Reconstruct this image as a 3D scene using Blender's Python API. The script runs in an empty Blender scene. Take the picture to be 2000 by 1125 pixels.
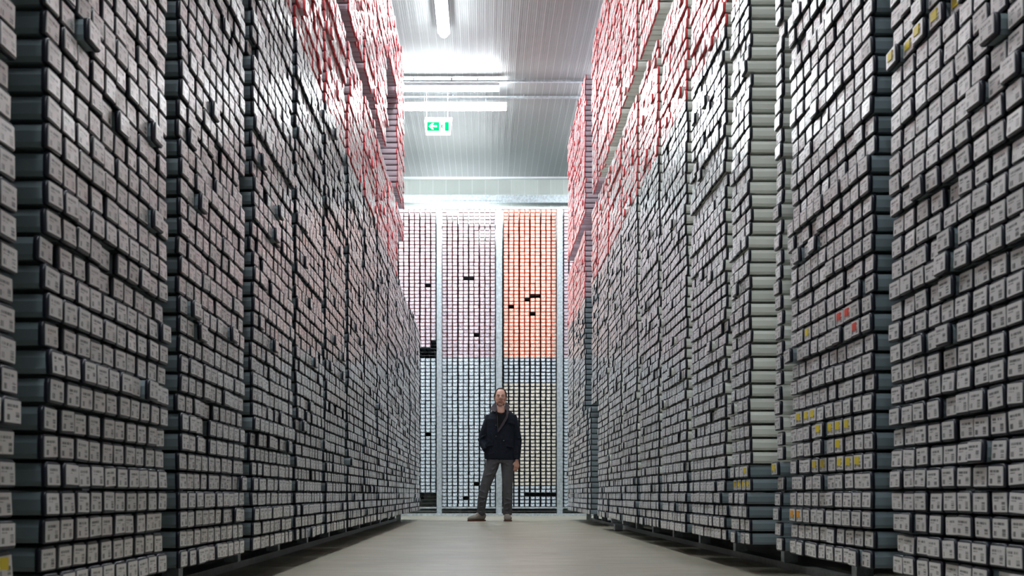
import bpy, bmesh, math, random
import numpy as np
from mathutils import Vector, Matrix

random.seed(7)
rng = np.random.default_rng(7)
C = bpy.context.scene.collection

# ------------------------------------------------------------------ camera, world, exposure
F = 2083.0            # focal length in pixels of a 2000 px wide frame
VX, VY = 947.0, 965.0 # where the aisle's lines meet
H = 0.38              # camera height
scene = bpy.context.scene
cam_data = bpy.data.cameras.new('camera')
cam_data.sensor_width = 36.0
cam_data.lens = F / 2000.0 * 36.0
cam_data.shift_x = (1000.0 - VX) / 2000.0
cam_data.shift_y = (VY - 562.5) / 2000.0
cam_data.clip_end = 200
cam_data.dof.use_dof = True
cam_data.dof.focus_distance = 13.5
cam_data.dof.aperture_fstop = 8.0
cam = bpy.data.objects.new('camera', cam_data)
cam.location = (0, 0, H)
cam.rotation_euler = (math.pi / 2, 0, 0)
C.objects.link(cam)
scene.camera = cam

world = bpy.data.worlds.new('world')
scene.world = world
world.use_nodes = True
world.node_tree.nodes['Background'].inputs[0].default_value = (0.6, 0.65, 0.7, 1)
world.node_tree.nodes['Background'].inputs[1].default_value = 0.05

vs = scene.view_settings
vs.view_transform = 'Standard'
vs.look = 'None'
vs.gamma = 1.0
vs.use_curve_mapping = False
vs.exposure = 2.1
LAMP = 23.0           # emission of the ceiling lamps

# ------------------------------------------------------------------ main measures
XL, XR = 0.977, 1.236     # distance of the two tube fronts from the camera's axis
BAY = 1.05
COLP = 0.0907
ROWP = 0.0635
B0 = 0.14
NDARK, NRED, NUP = 42, 13, 27
UP0 = 3.84
L0, R0 = 0.28, 0.25       # start of the first bay of each rack (depth)
ZB = 18.64                # front of the back rack
CEIL = 6.42
WALLY = 20.4
TW, TH, TL = 0.0795, 0.0575, 1.5

# ------------------------------------------------------------------ materials
def mat(name, col=(0.5, 0.5, 0.5), rough=0.5, metal=0.0, emis=None, strength=0.0, spec=0.5):
    m = bpy.data.materials.new(name)
    m.use_nodes = True
    b = m.node_tree.nodes['Principled BSDF']
    b.inputs['Base Color'].default_value = (*col, 1)
    b.inputs['Roughness'].default_value = rough
    b.inputs['Metallic'].default_value = metal
    b.inputs['Specular IOR Level'].default_value = spec
    if emis:
        b.inputs['Emission Color'].default_value = (*emis, 1)
        b.inputs['Emission Strength'].default_value = strength
    return m

class NB:
    """small helper to wire shader nodes"""
    def __init__(self, m):
        self.t = m.node_tree
        self.b = self.t.nodes['Principled BSDF']
    def n(self, kind, **kw):
        nd = self.t.nodes.new(kind)
        for k, v in kw.items():
            setattr(nd, k, v)
        return nd
    def put(self, sock, v):
        if hasattr(v, 'is_output') or isinstance(v, bpy.types.NodeSocket):
            self.t.links.new(v, sock)
        elif v is not None:
            sock.default_value = v
    def math(self, op, a, b=None, c=None):
        nd = self.n('ShaderNodeMath', operation=op)
        self.put(nd.inputs[0], a); self.put(nd.inputs[1], b)
        if c is not None: self.put(nd.inputs[2], c)
        return nd.outputs[0]
    def noise(self, vec, scale, detail=3.0, rough=0.5):
        nd = self.n('ShaderNodeTexNoise')
        if vec is not None: self.put(nd.inputs['Vector'], vec)
        nd.inputs['Scale'].default_value = scale
        nd.inputs['Detail'].default_value = detail
        nd.inputs['Roughness'].default_value = rough
        return nd.outputs['Fac']
    def mapping(self, vec, scale=(1, 1, 1)):
        nd = self.n('ShaderNodeMapping')
        self.put(nd.inputs['Vector'], vec)
        nd.inputs['Scale'].default_value = scale
        return nd.outputs[0]
    def mix(self, fac, a, b):
        nd = self.n('ShaderNodeMix', data_type='RGBA')
        self.put(nd.inputs[0], fac)
        self.put(nd.inputs[6], a if not isinstance(a, tuple) else (*a[:3], 1))
        self.put(nd.inputs[7], b if not isinstance(b, tuple) else (*b[:3], 1))
        return nd.outputs[2]
    def ramp(self, fac, lo, hi):
        nd = self.n('ShaderNodeMapRange')
        self.put(nd.inputs[0], fac)
        nd.inputs[1].default_value = lo; nd.inputs[2].default_value = hi
        return nd.outputs[0]
    def bump(self, height, strength, dist):
        nd = self.n('ShaderNodeBump')
        nd.inputs['Strength'].default_value = strength
        nd.inputs['Distance'].default_value = dist
        self.put(nd.inputs['Height'], height)
        self.t.links.new(nd.outputs[0], self.b.inputs['Normal'])
    def color(self, v): self.put(self.b.inputs['Base Color'], v)
    def rough(self, v): self.put(self.b.inputs['Roughness'], v)
    def objc(self): return self.n('ShaderNodeTexCoord').outputs['Object']
    def pos(self): return self.n('ShaderNodeNewGeometry').outputs['Position']

def plastic(name, col, rough, var=0.12):
    m = mat(name, col, rough)
    w = NB(m)
    geo = w.n('ShaderNodeNewGeometry')
    r = geo.outputs['Random Per Island']
    lo = tuple(c * (1 - var) for c in col); hi = tuple(min(1, c * (1 + var)) for c in col)
    w.color(w.mix(r, lo, hi))
    w.rough(w.math('MULTIPLY_ADD', w.noise(geo.outputs['Position'], 18.0, 2.0), 0.25, rough - 0.1))
    return m

def label_mat(name, col):
    m = mat(name, col, 0.3)
    w = NB(m)
    uv = w.n('ShaderNodeTexCoord').outputs['UV']
    geo = w.n('ShaderNodeNewGeometry')
    sep = w.n('ShaderNodeSeparateXYZ'); w.put(sep.inputs[0], uv)
    u, v = sep.outputs[0], sep.outputs[1]
    isl = geo.outputs['Random Per Island']
    rnd = w.math('FRACT', w.math('ADD', isl, w.n('ShaderNodeObjectInfo').outputs['Random']))
    def box(u0, u1, v0, v1):
        a = w.math('MULTIPLY', w.math('GREATER_THAN', u, u0), w.math('LESS_THAN', u, u1))
        b = w.math('MULTIPLY', w.math('GREATER_THAN', v, v0), w.math('LESS_THAN', v, v1))
        return w.math('MULTIPLY', a, b)
    comb = w.n('ShaderNodeCombineXYZ')
    w.put(comb.inputs[0], w.math('MULTIPLY', u, 26.0)); w.put(comb.inputs[1], w.math('MULTIPLY', rnd, 80.0))
    letters = w.math('GREATER_THAN', w.noise(comb.outputs[0], 1.0, 0.0), 0.42)
    comb2 = w.n('ShaderNodeCombineXYZ')
    w.put(comb2.inputs[0], w.math('MULTIPLY', v, 30.0)); w.put(comb2.inputs[1], w.math('MULTIPLY', rnd, 50.0))
    bars = w.math('GREATER_THAN', w.noise(comb2.outputs[0], 1.0, 0.0), 0.46)
    t1 = w.math('MULTIPLY', box(0.10, 0.80, 0.68, 0.81), letters)
    t2 = w.math('MULTIPLY', box(0.10, 0.45, 0.56, 0.61), letters)
    b1 = w.math('MULTIPLY', box(0.66, 0.90, 0.10, 0.52), bars)
    b2 = w.math('MULTIPLY', box(0.08, 0.28, 0.10, 0.36), letters)
    ink = w.math('MINIMUM', w.math('ADD', w.math('ADD', t1, t2), w.math('ADD', b1, b2)), 1.0)
    paper = w.mix(rnd, tuple(c * 0.90 for c in col), col)
    w.color(w.mix(w.math('MULTIPLY', ink, 0.9), paper, (0.06, 0.06, 0.07)))
    nz = w.noise(geo.outputs['Position'], 42.0, 2.0)
    w.bump(nz, 0.3, 0.0016)
    w.rough(w.math('MULTIPLY_ADD', nz, 0.2, 0.22))
    m.node_tree.nodes['Principled BSDF'].inputs['Specular IOR Level'].default_value = 0.85
    w.b.inputs['Coat Weight'].default_value = 0.7
    w.b.inputs['Coat Roughness'].default_value = 0.16
    return m

M = {}
M['cap_dark'] = plastic('navy_cap_plastic', (0.012, 0.014, 0.026), 0.32)
M['cap_red'] = plastic('red_cap_plastic', (0.80, 0.075, 0.085), 0.32)
M['cap_orange'] = plastic('orange_red_cap_plastic', (0.90, 0.13, 0.05), 0.35)
M['cap_pink'] = plastic('dull_red_cap_plastic', (0.20, 0.025, 0.028), 0.35)
M['body_blue'] = plastic('blue_grey_tube_plastic', (0.21, 0.26, 0.285), 0.32)
M['body_mauve'] = plastic('pinkish_grey_tube_plastic', (0.58, 0.47, 0.52), 0.35)  # tube plastic with red bounce light put into its colour
M['body_light'] = plastic('pale_grey_tube_plastic', (0.82, 0.84, 0.78), 0.35)
M['label_white'] = label_mat('white_paper_label', (0.89, 0.86, 0.865))
M['label_blue'] = label_mat('bluish_paper_label', (0.76, 0.86, 0.93))
M['label_cream'] = label_mat('cream_paper_label', (0.87, 0.815, 0.69))
M['label_lilac'] = label_mat('lilac_white_paper_label', (0.74, 0.67, 0.75))  # same paper, toned down, with red bounce light mixed into its colour
M['yellow'] = mat('yellow_sticker_paper', (0.85, 0.66, 0.03), 0.45)
M['orange'] = mat('orange_sticker_paper', (0.9, 0.40, 0.03), 0.45)
M['redst'] = mat('red_sticker_paper', (0.85, 0.07, 0.04), 0.45)
TUBE_MATS = ['body_mauve', 'cap_dark', 'cap_red', 'cap_orange', 'cap_pink', 'body_blue', 'body_light', 'label_white', 'label_blue', 'label_cream', 'label_lilac', 'yellow', 'orange', 'redst']
MI = {k: i for i, k in enumerate(TUBE_MATS)}

def steel(name, col, rough=0.4, metal=0.6):
    m = mat(name, col, rough, metal)
    w = NB(m)
    n1 = w.noise(w.pos(), 26.0, 4.0, 0.6)
    w.color(w.mix(w.ramp(n1, 0.35, 0.65), tuple(c * 0.75 for c in col), tuple(min(1, c * 1.2) for c in col)))
    w.rough(w.math('MULTIPLY_ADD', n1, 0.3, rough - 0.15))
    return m
M['galv'] = steel('galvanised_steel', (0.50, 0.55, 0.58), 0.45, 0.45)
M['rail'] = steel('dull_grey_steel', (0.22, 0.23, 0.23), 0.5, 0.3)
M['wire'] = steel('grey_wire', (0.35, 0.38, 0.40), 0.4, 0.5)
M['lamp_low'] = mat('dim_lamp_diffuser', (0.9, 0.9, 0.9), 0.4, emis=(0.90, 0.97, 1.0), strength=LAMP * 0.35)
M['whitepaint'] = mat('white_enamel', (0.8, 0.82, 0.84), 0.35)
M['lamp'] = mat('lamp_diffuser', (0.9, 0.9, 0.9), 0.4, emis=(0.90, 0.97, 1.0), strength=LAMP)

# floor: worn, lightly polished concrete
m = mat('polished_concrete', (0.4, 0.38, 0.33), 0.35); M['floor'] = m
w = NB(m); p = w.pos()
big = w.noise(p, 1.3, 8.0, 0.7)
streak = w.noise(w.mapping(p, (1.0, 7.0, 1.0)), 1.7, 6.0, 0.65)
fine = w.noise(p, 30.0, 5.0, 0.7)
c1 = w.mix(w.ramp(big, 0.35, 0.65), (0.235, 0.225, 0.17), (0.43, 0.405, 0.32))
c2 = w.mix(w.math('MULTIPLY', w.ramp(streak, 0.42, 0.66), 0.8), c1, (0.30, 0.245, 0.175))
w.color(w.mix(w.math('MULTIPLY', w.ramp(fine, 0.45, 0.8), 0.35), c2, (0.44, 0.43, 0.39)))
w.rough(w.math('MULTIPLY_ADD', streak, 0.35, 0.16))
w.bump(fine, 0.12, 0.002)

# ceiling and far wall: grey coated sheet with narrow ribs along the aisle / upright
def ribbed(name, col, line, pitch, rough):
    m = mat(name, col, rough)
    w = NB(m)
    sep = w.n('ShaderNodeSeparateXYZ'); w.put(sep.inputs[0], w.pos())
    x = w.math('DIVIDE', sep.outputs[0], pitch)
    fr = w.math('FRACT', w.math('ADD', x, 100.0))
    ln = w.math('LESS_THAN', fr, 0.06)
    cell = w.math('FLOOR', x)
    wn = w.n('ShaderNodeTexWhiteNoise', noise_dimensions='1D'); w.put(wn.inputs['W'], cell)
    base = w.mix(wn.outputs['Value'], tuple(c * 0.93 for c in col), tuple(c * 1.05 for c in col))
    w.color(w.mix(ln, base, line))  # paler line: light caught by the grooves, put into the colour
    tri = w.math('ABSOLUTE', w.math('SUBTRACT', fr, 0.5))
    fine = w.math('SINE', w.math('MULTIPLY', x, 2 * math.pi * 4))
    hgt = w.math('ADD', w.math('MULTIPLY', tri, 0.8), w.math('MULTIPLY', fine, 0.10))
    w.bump(w.math('ADD', hgt, w.math('MULTIPLY', w.noise(w.mapping(w.pos(), (6, 0.4, 0.4)), 2.0), 1.0)), 0.45, 0.010)
    w.rough(w.math('MULTIPLY_ADD', w.noise(w.pos(), 3.0), 0.12, rough - 0.05))
    w.b.inputs['Specular IOR Level'].default_value = 0.47
    return m
M['ceiling'] = ribbed('ribbed_ceiling_sheet', (0.29, 0.30, 0.30), (0.50, 0.52, 0.52), 0.1077, 0.34)
M['wall'] = ribbed('ribbed_wall_sheet', (0.56, 0.60, 0.56), (0.66, 0.69, 0.66), 0.25, 0.3)
M['sidewall'] = mat('grey_wall_paint', (0.5, 0.52, 0.52), 0.6)

# ------------------------------------------------------------------ mesh helpers
def box_into(bm, x0, x1, y0, y1, z0, z1, mi=0, bevel=0.0):
    vs_ = [bm.verts.new((x, y, z)) for x in (x0, x1) for y in (y0, y1) for z in (z0, z1)]
    idx = [(0, 1, 3, 2), (4, 6, 7, 5), (0, 4, 5, 1), (2, 3, 7, 6), (0, 2, 6, 4), (1, 5, 7, 3)]
    fs = [bm.faces.new([vs_[i] for i in f]) for f in idx]
    for f in fs: f.material_index = mi
    if bevel:
        es = list({e for f in fs for e in f.edges})
        bmesh.ops.bevel(bm, geom=es, offset=bevel, segments=2, affect='EDGES', profile=0.6)

def link(name, me, mats, parent=None):
    o = bpy.data.objects.new(name, me)
    for mm in (mats if isinstance(mats, (list, tuple)) else [mats]):
        if me.materials.find(mm.name) < 0 or len(me.materials) < (len(mats) if isinstance(mats, (list, tuple)) else 1):
            me.materials.append(mm)
    C.objects.link(o)
    if parent: o.parent = parent
    return o

def obj(name, bm, mats, parent=None, smooth=False):
    me = bpy.data.meshes.new(name)
    bmesh.ops.recalc_face_normals(bm, faces=bm.faces)
    bm.to_mesh(me); bm.free()
    if smooth:
        for p_ in me.polygons: p_.use_smooth = True
    return link(name, me, mats, parent)

def tag(o, label=None, cat=None, group=None, kind=None):
    if label: o['label'] = label
    if cat: o['category'] = cat
    if group: o['group'] = group
    if kind: o['kind'] = kind
    return o

def empty(name, loc):
    o = bpy.data.objects.new(name, None); o.location = loc; o.empty_display_size = 0.1
    C.objects.link(o); return o

def boxobj(name, dims, mats, parent=None, bevel=0.0):
    bm = bmesh.new(); box_into(bm, *dims, bevel=bevel)
    return obj(name, bm, mats, parent)

def tube_into(bm, a, b, r, n=8, mi=0):
    a, b = Vector(a), Vector(b); d = (b - a).normalized()
    s = d.orthogonal().normalized(); t = d.cross(s)
    ra, rb = [], []
    for i in range(n):
        an = 2 * math.pi * i / n
        off = (s * math.cos(an) + t * math.sin(an)) * r
        ra.append(bm.verts.new(a + off)); rb.append(bm.verts.new(b + off))
    for i in range(n):
        f = bm.faces.new((ra[i], ra[(i + 1) % n], rb[(i + 1) % n], rb[i])); f.material_index = mi; f.smooth = True
    bm.faces.new(ra[::-1]).material_index = mi; bm.faces.new(rb).material_index = mi

# ------------------------------------------------------------------ the setting
YN = -7.0
XWL, XWR = -4.2, 4.6
tag(boxobj('floor', (XWL, XWR, YN, WALLY, -0.1, 0.0), M['floor']), 'polished beige concrete floor of the aisle', kind='structure')
tag(boxobj('ceiling', (XWL, XWR, YN, WALLY, CEIL, CEIL + 0.1), M['ceiling']), 'grey ribbed sheet ceiling', kind='structure')
tag(boxobj('wall_back', (XWL, XWR, WALLY, WALLY + 0.1, 0, CEIL), M['wall']), 'pale wall behind the far rack', kind='structure')
tag(boxobj('wall_left', (XWL - 0.1, XWL, YN, WALLY, 0, CEIL), M['sidewall']), kind='structure')
tag(boxobj('wall_right', (XWR, XWR + 0.1, YN, WALLY, 0, CEIL), M['sidewall']), kind='structure')
tag(boxobj('wall_front', (XWL, XWR, YN - 0.1, YN, 0, CEIL), M['sidewall']), kind='structure')
tag(boxobj('trim_1', (XWL, XWR, WALLY - 0.10, WALLY, CEIL - 0.028, CEIL), M['whitepaint']), 'white strip where ceiling meets far wall', kind='structure')
bm = bmesh.new()
box_into(bm, XWL, XWR, WALLY - 0.16, WALLY - 0.002, 5.93, 6.06)
box_into(bm, XWL, XWR, WALLY - 0.17, WALLY - 0.16, 5.91, 5.935)
tag(obj('trim_2', bm, M['galv']), 'blue-grey steel beam across the far wall', kind='structure')

# ------------------------------------------------------------------ lamps
def lamp(name, c, length, along, label, drop=0.08, width=0.13, stems=True, glow='lamp'):
    r = empty(name, (c[0], c[1], c[2]))
    def R(bm):
        if along == 'y':
            bmesh.ops.rotate(bm, verts=bm.verts, cent=(0, 0, 0), matrix=Matrix.Rotation(math.pi / 2, 3, 'Z'))
        return bm
    L = length / 2
    bm = bmesh.new(); box_into(bm, -L - 0.004, L + 0.004, -width * 0.60, width * 0.60, -0.004, 0.040)
    obj('lamp_housing', R(bm), M['whitepaint'], r)
    bm = bmesh.new()          # rounded diffuser with tapering ends
    secs = [(-L, 0.55), (-L + 0.02, 0.85), (-L + 0.07, 1.0), (L - 0.07, 1.0), (L - 0.02, 0.85), (L, 0.55)]
    prof = [(-0.5, 0.25), (-0.47, -0.12), (-0.36, -0.36), (-0.15, -0.46), (0.15, -0.46), (0.36, -0.36), (0.47, -0.12), (0.5, 0.25)]
    rings = [[bm.verts.new((x, py * width * s, (pz - 0.25) * 0.082)) for py, pz in prof] for x, s in secs]
    for a, b in zip(rings, rings[1:]):
        for i in range(len(prof) - 1):
            bm.faces.new((a[i], b[i], b[i + 1], a[i + 1]))
    bm.faces.new(rings[0]); bm.faces.new(rings[-1])
    for a, b in zip(rings, rings[1:]): bm.faces.new((a[0], a[-1], b[-1], b[0]))
    obj('lamp_diffuser', R(bm), M[glow], r, smooth=False)
    for s in ((-0.6, 0.6) if stems else ()):
        bm = bmesh.new(); tube_into(bm, (L * s, 0, 0.05), (L * s, 0, CEIL - c[2]), 0.006)
        obj('lamp_hanger', R(bm), M['galv'], r)
    tag(r, label, 'ceiling lamp', 'fluorescent ceiling lamps')
    return r

H1 = 5.90 + H
lamp('ceiling_lamp', (-0.527, 12.95, 5.94 + H), 1.6, 'y', 'white fluorescent lamp running lengthwise at the top of the picture')
lamp('ceiling_lamp', (-0.57, 15.5, 5.915 + H), 1.55, 'x', 'white crosswise fluorescent lamp, the upper of two above the exit sign', width=0.12)
lamp('ceiling_lamp', (-0.45, 16.12, 5.86 + H), 1.55, 'x', 'white crosswise fluorescent lamp, the lower of two above the exit sign', width=0.12)
OUT = 'white fluorescent ceiling lamp hidden from the aisle above the tube racks or behind the camera'
for c, a in (((-0.527, 10.2, 6.32), 'y'), ((-0.527, 7.4, 6.32), 'y'), ((-0.527, 4.6, 6.32), 'y'), ((-0.527, 1.8, 6.32), 'y'), ((-0.527, -1.0, 6.32), 'y'), ((-0.527, -3.8, 6.32), 'y'), ((2.4, 17.6, 6.3), 'x'), ((-2.2, 17.6, 6.3), 'x'),  # the last pair here is added out of view to brighten the far rack
             ((2.6, 15.5, 6.30), 'x'), ((2.75, 16.12, 6.25), 'x'), ((-2.75, 15.5, 6.30), 'x'), ((-2.65, 16.12, 6.25), 'x')):
    lamp('ceiling_lamp', c, 1.5, a, OUT)
up = lamp('strip_lamp', (-0.55, 20.0, 5.42), 1.5, 'x', 'fluorescent wall lamp hidden behind the far rack, lighting the wall above it', stems=False, glow='lamp_low')  # unseen, added to brighten the far wall from below
up.rotation_euler = (math.pi * 0.92, 0, 0)
up['category'] = 'strip lamp'; del up['group']

for yy, nm, lab in ((15.5, 'cable_trunking', 'thin grey cable tray across the ceiling above the upper crosswise lamp'),
                    (16.12, 'cable_trunking', 'thin grey cable tray across the ceiling beside the lower crosswise lamp')):
    r = empty(nm, (0, yy, CEIL))
    boxobj('tray', (-4.0, 4.3, -0.03, 0.03, -0.055, -0.035), M['galv'], r)
    for k in range(8):
        boxobj('bracket', (-3.7 + k * 1.07, -3.685 + k * 1.07, -0.01, 0.01, -0.036, 0.0), M['galv'], r)
    tag(r, lab, 'cable tray')

# exit sign
M['green'] = mat('green_sign_face', (0.0, 0.13, 0.045), 0.6, emis=(0.0, 0.62, 0.20), strength=0.05, spec=0.0)
M['signwhite'] = mat('lit_white_sign_face', (0.9, 0.9, 0.88), 0.4, emis=(1.0, 0.98, 0.93), strength=0.5)
sx = (855.5 - VX) * 15.9 / F
r = empty('exit_sign', (sx, 15.9, 0))
zt, zb = H + (VY - 234) * 15.9 / F, H + (VY - 262) * 15.9 / F
zt2 = zt + 0.035
bm = bmesh.new()
vv = [bm.verts.new(q) for q in ((-0.205, 0, zt), (0.205, 0, zt), (0.182, 0, zb), (-0.182, 0, zb), (-0.205, 0.06, zt), (0.205, 0.06, zt), (0.182, 0.05, zb), (-0.182, 0.05, zb))]
for f in ((0, 1, 2, 3), (4, 7, 6, 5), (0, 4, 5, 1), (3, 2, 6, 7), (1, 5, 6, 2), (0, 3, 7, 4)): bm.faces.new([vv[i] for i in f])
obj('sign_body', bm, M['signwhite'], r)
boxobj('sign_top', (-0.195, 0.215, -0.005, 0.065, zt, zt2), M['whitepaint'], r, bevel=0.004)
gz0, gz1 = H + (VY - 255.5) * 15.9 / F, H + (VY - 238.5) * 15.9 / F
boxobj('green_panel', (-0.163, 0.163, -0.006, 0.0, gz0, gz1), M['green'], r)
gc = (gz0 + gz1) / 2
bm = bmesh.new()          # arrow pointing left
pts = [(-0.137, 0), (-0.085, 0.047), (-0.060, 0.047), (-0.092, 0.014), (-0.015, 0.014), (-0.015, -0.014), (-0.092, -0.014), (-0.060, -0.047), (-0.085, -0.047)]
fr = [bm.verts.new((x, -0.010, gc + z)) for x, z in pts]; bk = [bm.verts.new((x, -0.006, gc + z)) for x, z in pts]
bm.faces.new(fr)
for i in range(len(pts)): bm.faces.new((fr[i], fr[(i + 1) % len(pts)], bk[(i + 1) % len(pts)], bk[i]))
obj('arrow', bm, M['signwhite'], r)
boxobj('doorway', (0.020, 0.102, -0.009, -0.006, gz0 + 0.004, gz1 - 0.002), M['signwhite'], r)
bm = bmesh.new()          # running figure on the white doorway
fy = -0.013
tube_into(bm, (0.060, fy, gc + 0.022), (0.055, fy, gc - 0.012), 0.0085)
tube_into(bm, (0.056, fy, gc + 0.042), (0.056, fy, gc + 0.0421), 0.009)
tube_into(bm, (0.055, fy, gc - 0.012), (0.036, fy, gc - 0.028), 0.0055)
tube_into(bm, (0.036, fy, gc - 0.028), (0.030, fy, gc - 0.052), 0.005)
tube_into(bm, (0.056, fy, gc - 0.012), (0.078, fy, gc - 0.030), 0.0055)
tube_into(bm, (0.078, fy, gc - 0.030), (0.094, fy, gc - 0.038), 0.005)
tube_into(bm, (0.060, fy, gc + 0.022), (0.040, fy, gc + 0.006), 0.0045)
tube_into(bm, (0.060, fy, gc + 0.022), (0.082, fy, gc + 0.004), 0.0045)
obj('running_figure', bm, M['green'], r)
for x in (-0.172, 0.145):
    bm = bmesh.new(); tube_into(bm, (x, 0.03, zt2), (x, 0.03, CEIL), 0.006)
    obj('hanging_rod', bm, M['whitepaint'], r)
tag(r, 'green and white exit sign with left arrow hanging from the ceiling', 'exit sign')

# ------------------------------------------------------------------ core tubes
# profile of the D-shaped tube, counter-clockwise seen from the aisle
def dprofile(wd, ht):
    pts = [(-0.5, 0.08), (-0.45, 0.0), (0.45, 0.0), (0.5, 0.08), (0.5, 0.74), (0.465, 0.91), (0.37, 1.0), (-0.37, 1.0), (-0.465, 0.91), (-0.5, 0.74)]
    return np.array([(a * wd, b * ht) for a, b in pts])
def bprofile(wd, ht):
    pts = [(-0.43, 0.0), (0.43, 0.0), (0.5, 0.20), (0.5, 0.66), (0.38, 0.96), (0.2, 1.0), (-0.2, 1.0), (-0.38, 0.96), (-0.5, 0.66), (-0.5, 0.20)]
    return np.array([(a * wd, b * ht) for a, b in pts])

class Tpl:
    """template geometry: local x right, y into the rack, z up"""
    def __init__(self): self.v = []; self.f = []; self.m = []; self.s = []; self.uv = []
    def ring(self, prof, y, dz=0.0):
        i0 = len(self.v)
        for a, b in prof: self.v.append((a, y, b + dz))
        return list(range(i0, i0 + len(prof)))
    def face(self, idx, m, smooth=False, uv=None):
        self.f.append(idx); self.m.append(m); self.s.append(smooth); self.uv.append(uv or [(0, 0)] * len(idx))
    def sides(self, a, b, m, smooth=True):
        n = len(a)
        for i in range(n):
            j = (i + 1) % n
            self.face([a[i], b[i], b[j], a[j]], m, smooth)

def t_body():
    t = Tpl()
    pr = bprofile(TW - 0.004, TH - 0.004)
    a = t.ring(pr, 0.010, 0.002); b = t.ring(pr, TL, 0.002)
    t.sides(a, b, 'body', False); t.face(b[::-1], 'body')
    return t
def t_cap():
    t = Tpl()
    p1 = dprofile(TW, TH)
    c = np.array([0.0, TH * 0.48])
    p2 = c + (p1 - c) * 0.95
    a = t.ring(p2, 0.0); b = t.ring(p1, 0.003); d = t.ring(p1, 0.013)
    t.face(a, 'cap'); t.sides(a, b, 'cap'); t.sides(b, d, 'cap'); t.face(d[::-1], 'cap')
    return t
LW, LH = 0.0690, 0.0465
def t_label(wd=LW, ht=LH):
    t = Tpl()
    x0, x1, z0, z1, y = -wd / 2, wd / 2, 0.0285 - ht / 2, 0.0285 + ht / 2, -0.0022
    for yy in (y, y, 0.0003):
        for x, z in ((x0, z0), (x1, z0), (x1, z1), (x0, z1)): t.v.append((x, yy, z))
    t.face([0, 1, 2, 3], 'label', False, [(0, 0), (1, 0), (1, 1), (0, 1)])
    for k in range(4):
        j = (k + 1) % 4
        t.face([4 + k, 8 + k, 8 + j, 4 + j], 'label')
    return t
def t_sticker():
    t = Tpl()
    x0, x1, z0, z1, y = -0.022, 0.012, 0.022, 0.046, -0.0045
    i0 = len(t.v)
    for yy in (y, 0.0):
        for x, z in ((x0, z0), (x1, z0 - 0.003), (x1 + 0.003, z1), (x0, z1)): t.v.append((x, yy, z))
    t.face([i0, i0 + 1, i0 + 2, i0 + 3], 'sticker')
    for k in range(4):
        j = (k + 1) % 4
        t.face([i0 + k, i0 + 4 + k, i0 + 4 + j, i0 + j], 'sticker')
    return t
T_BODY, T_CAP, T_LABEL, T_STICK = t_body(), t_cap(), t_label(), t_sticker()
T_LABEL_S = t_label(0.063, 0.042)

def tpl_mesh(t, name, matname):
    me = bpy.data.meshes.new(name)
    me.from_pydata([tuple(q) for q in t.v], [], t.f)
    me.polygons.foreach_set('use_smooth', t.s)
    uvl = me.uv_layers.new(name='UVMap')
    uvl.data.foreach_set('uv', [c for fa in t.uv for q in fa for c in q])
    me.materials.append(M[matname])
    me.update()
    return me

# every tube: side, depth/width position, base height, protrusion, tilt ...
tubes = []      # dicts
def base_heights():
    hs = [(i, B0 + i * ROWP) for i in range(NDARK + NRED)]
    hs += [(NDARK + NRED + i, UP0 + i * ROWP) for i in range(NUP)]
    return hs
ROWS = base_heights()

def add_tube(side, bay, col, row, u, z, X, cap, body, label, small=False):
    q = random.random()
    pr = random.gauss(0, 0.0024)
    if q < 0.018: pr += random.uniform(0.008, 0.022)       # pushed in
    elif q < 0.05: pr -= random.uniform(0.008, 0.024)     # pulled out
    if side == 'back': pr *= 0.4
    tubes.append(dict(side=side, bay=bay, col=col, row=row, u=u, z=z, X=X + pr, cap=cap, body=body, label=label,
                      small=small, yaw=random.gauss(0, 0.0013), capyaw=random.gauss(0, 0.014), roll=random.gauss(0, 0.006),
                      sticker=None))

NB_ = 15
for side, X, S0 in (('left', XL, L0), ('right', XR, R0)):
    for bay in range(NB_):
        y0 = S0 + bay * BAY
        if y0 < 1.0: continue
        wob = [random.gauss(0, 0.004) for _ in range(6)]
        bayoff = random.gauss(0, 0.0035)
        for row, z in ROWS:
            rowoff = min(0.0016, abs(random.gauss(0, 0.0011)))
            rowpr = random.gauss(0, 0.004)
            for col in range(10):
                y = y0 + (col + 0.5) * COLP
                zz = z
                yy = y
                if side == 'left':
                    if y > 12.0:
                        if z > 2.80:
                            if not (z > 3.44 and y > 12.0 and y < 12.98): continue
                    elif y > 10.80 and z > 3.7 and z < 4.80: continue
                    body = 'body_blue'
                else:
                    if bay == 4 and 1 <= col <= 5: continue
                    if bay == 11:
                        if z < 1.35:
                            if col <= 7: continue
                        elif col >= 6: continue
                    if bay == 12 and z >= 1.35 and col <= 2: continue
                    body = 'body_blue'
                    if bay >= 4 and z > 0.49: body = 'body_light'
                    if bay >= 11: body = 'body_blue'
                red = row >= NDARK
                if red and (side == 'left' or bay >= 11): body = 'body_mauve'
                jy = random.gauss(0, 0.0028)
                add_tube(side, bay, col, row, yy + jy, zz + rowoff, X + wob[row % 6] * 0.4 + bayoff + rowpr,
                         'cap_red' if red else 'cap_dark', body, 'label_white')

# left rack: rows filling the module gap of the far high bay
for k in range(9):
    for z in (3.46, 3.46 + ROWP, 3.46 + 2 * ROWP, 3.46 + 3 * ROWP, 3.46 + 4 * ROWP, 3.46 + 5 * ROWP):
        pass

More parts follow.
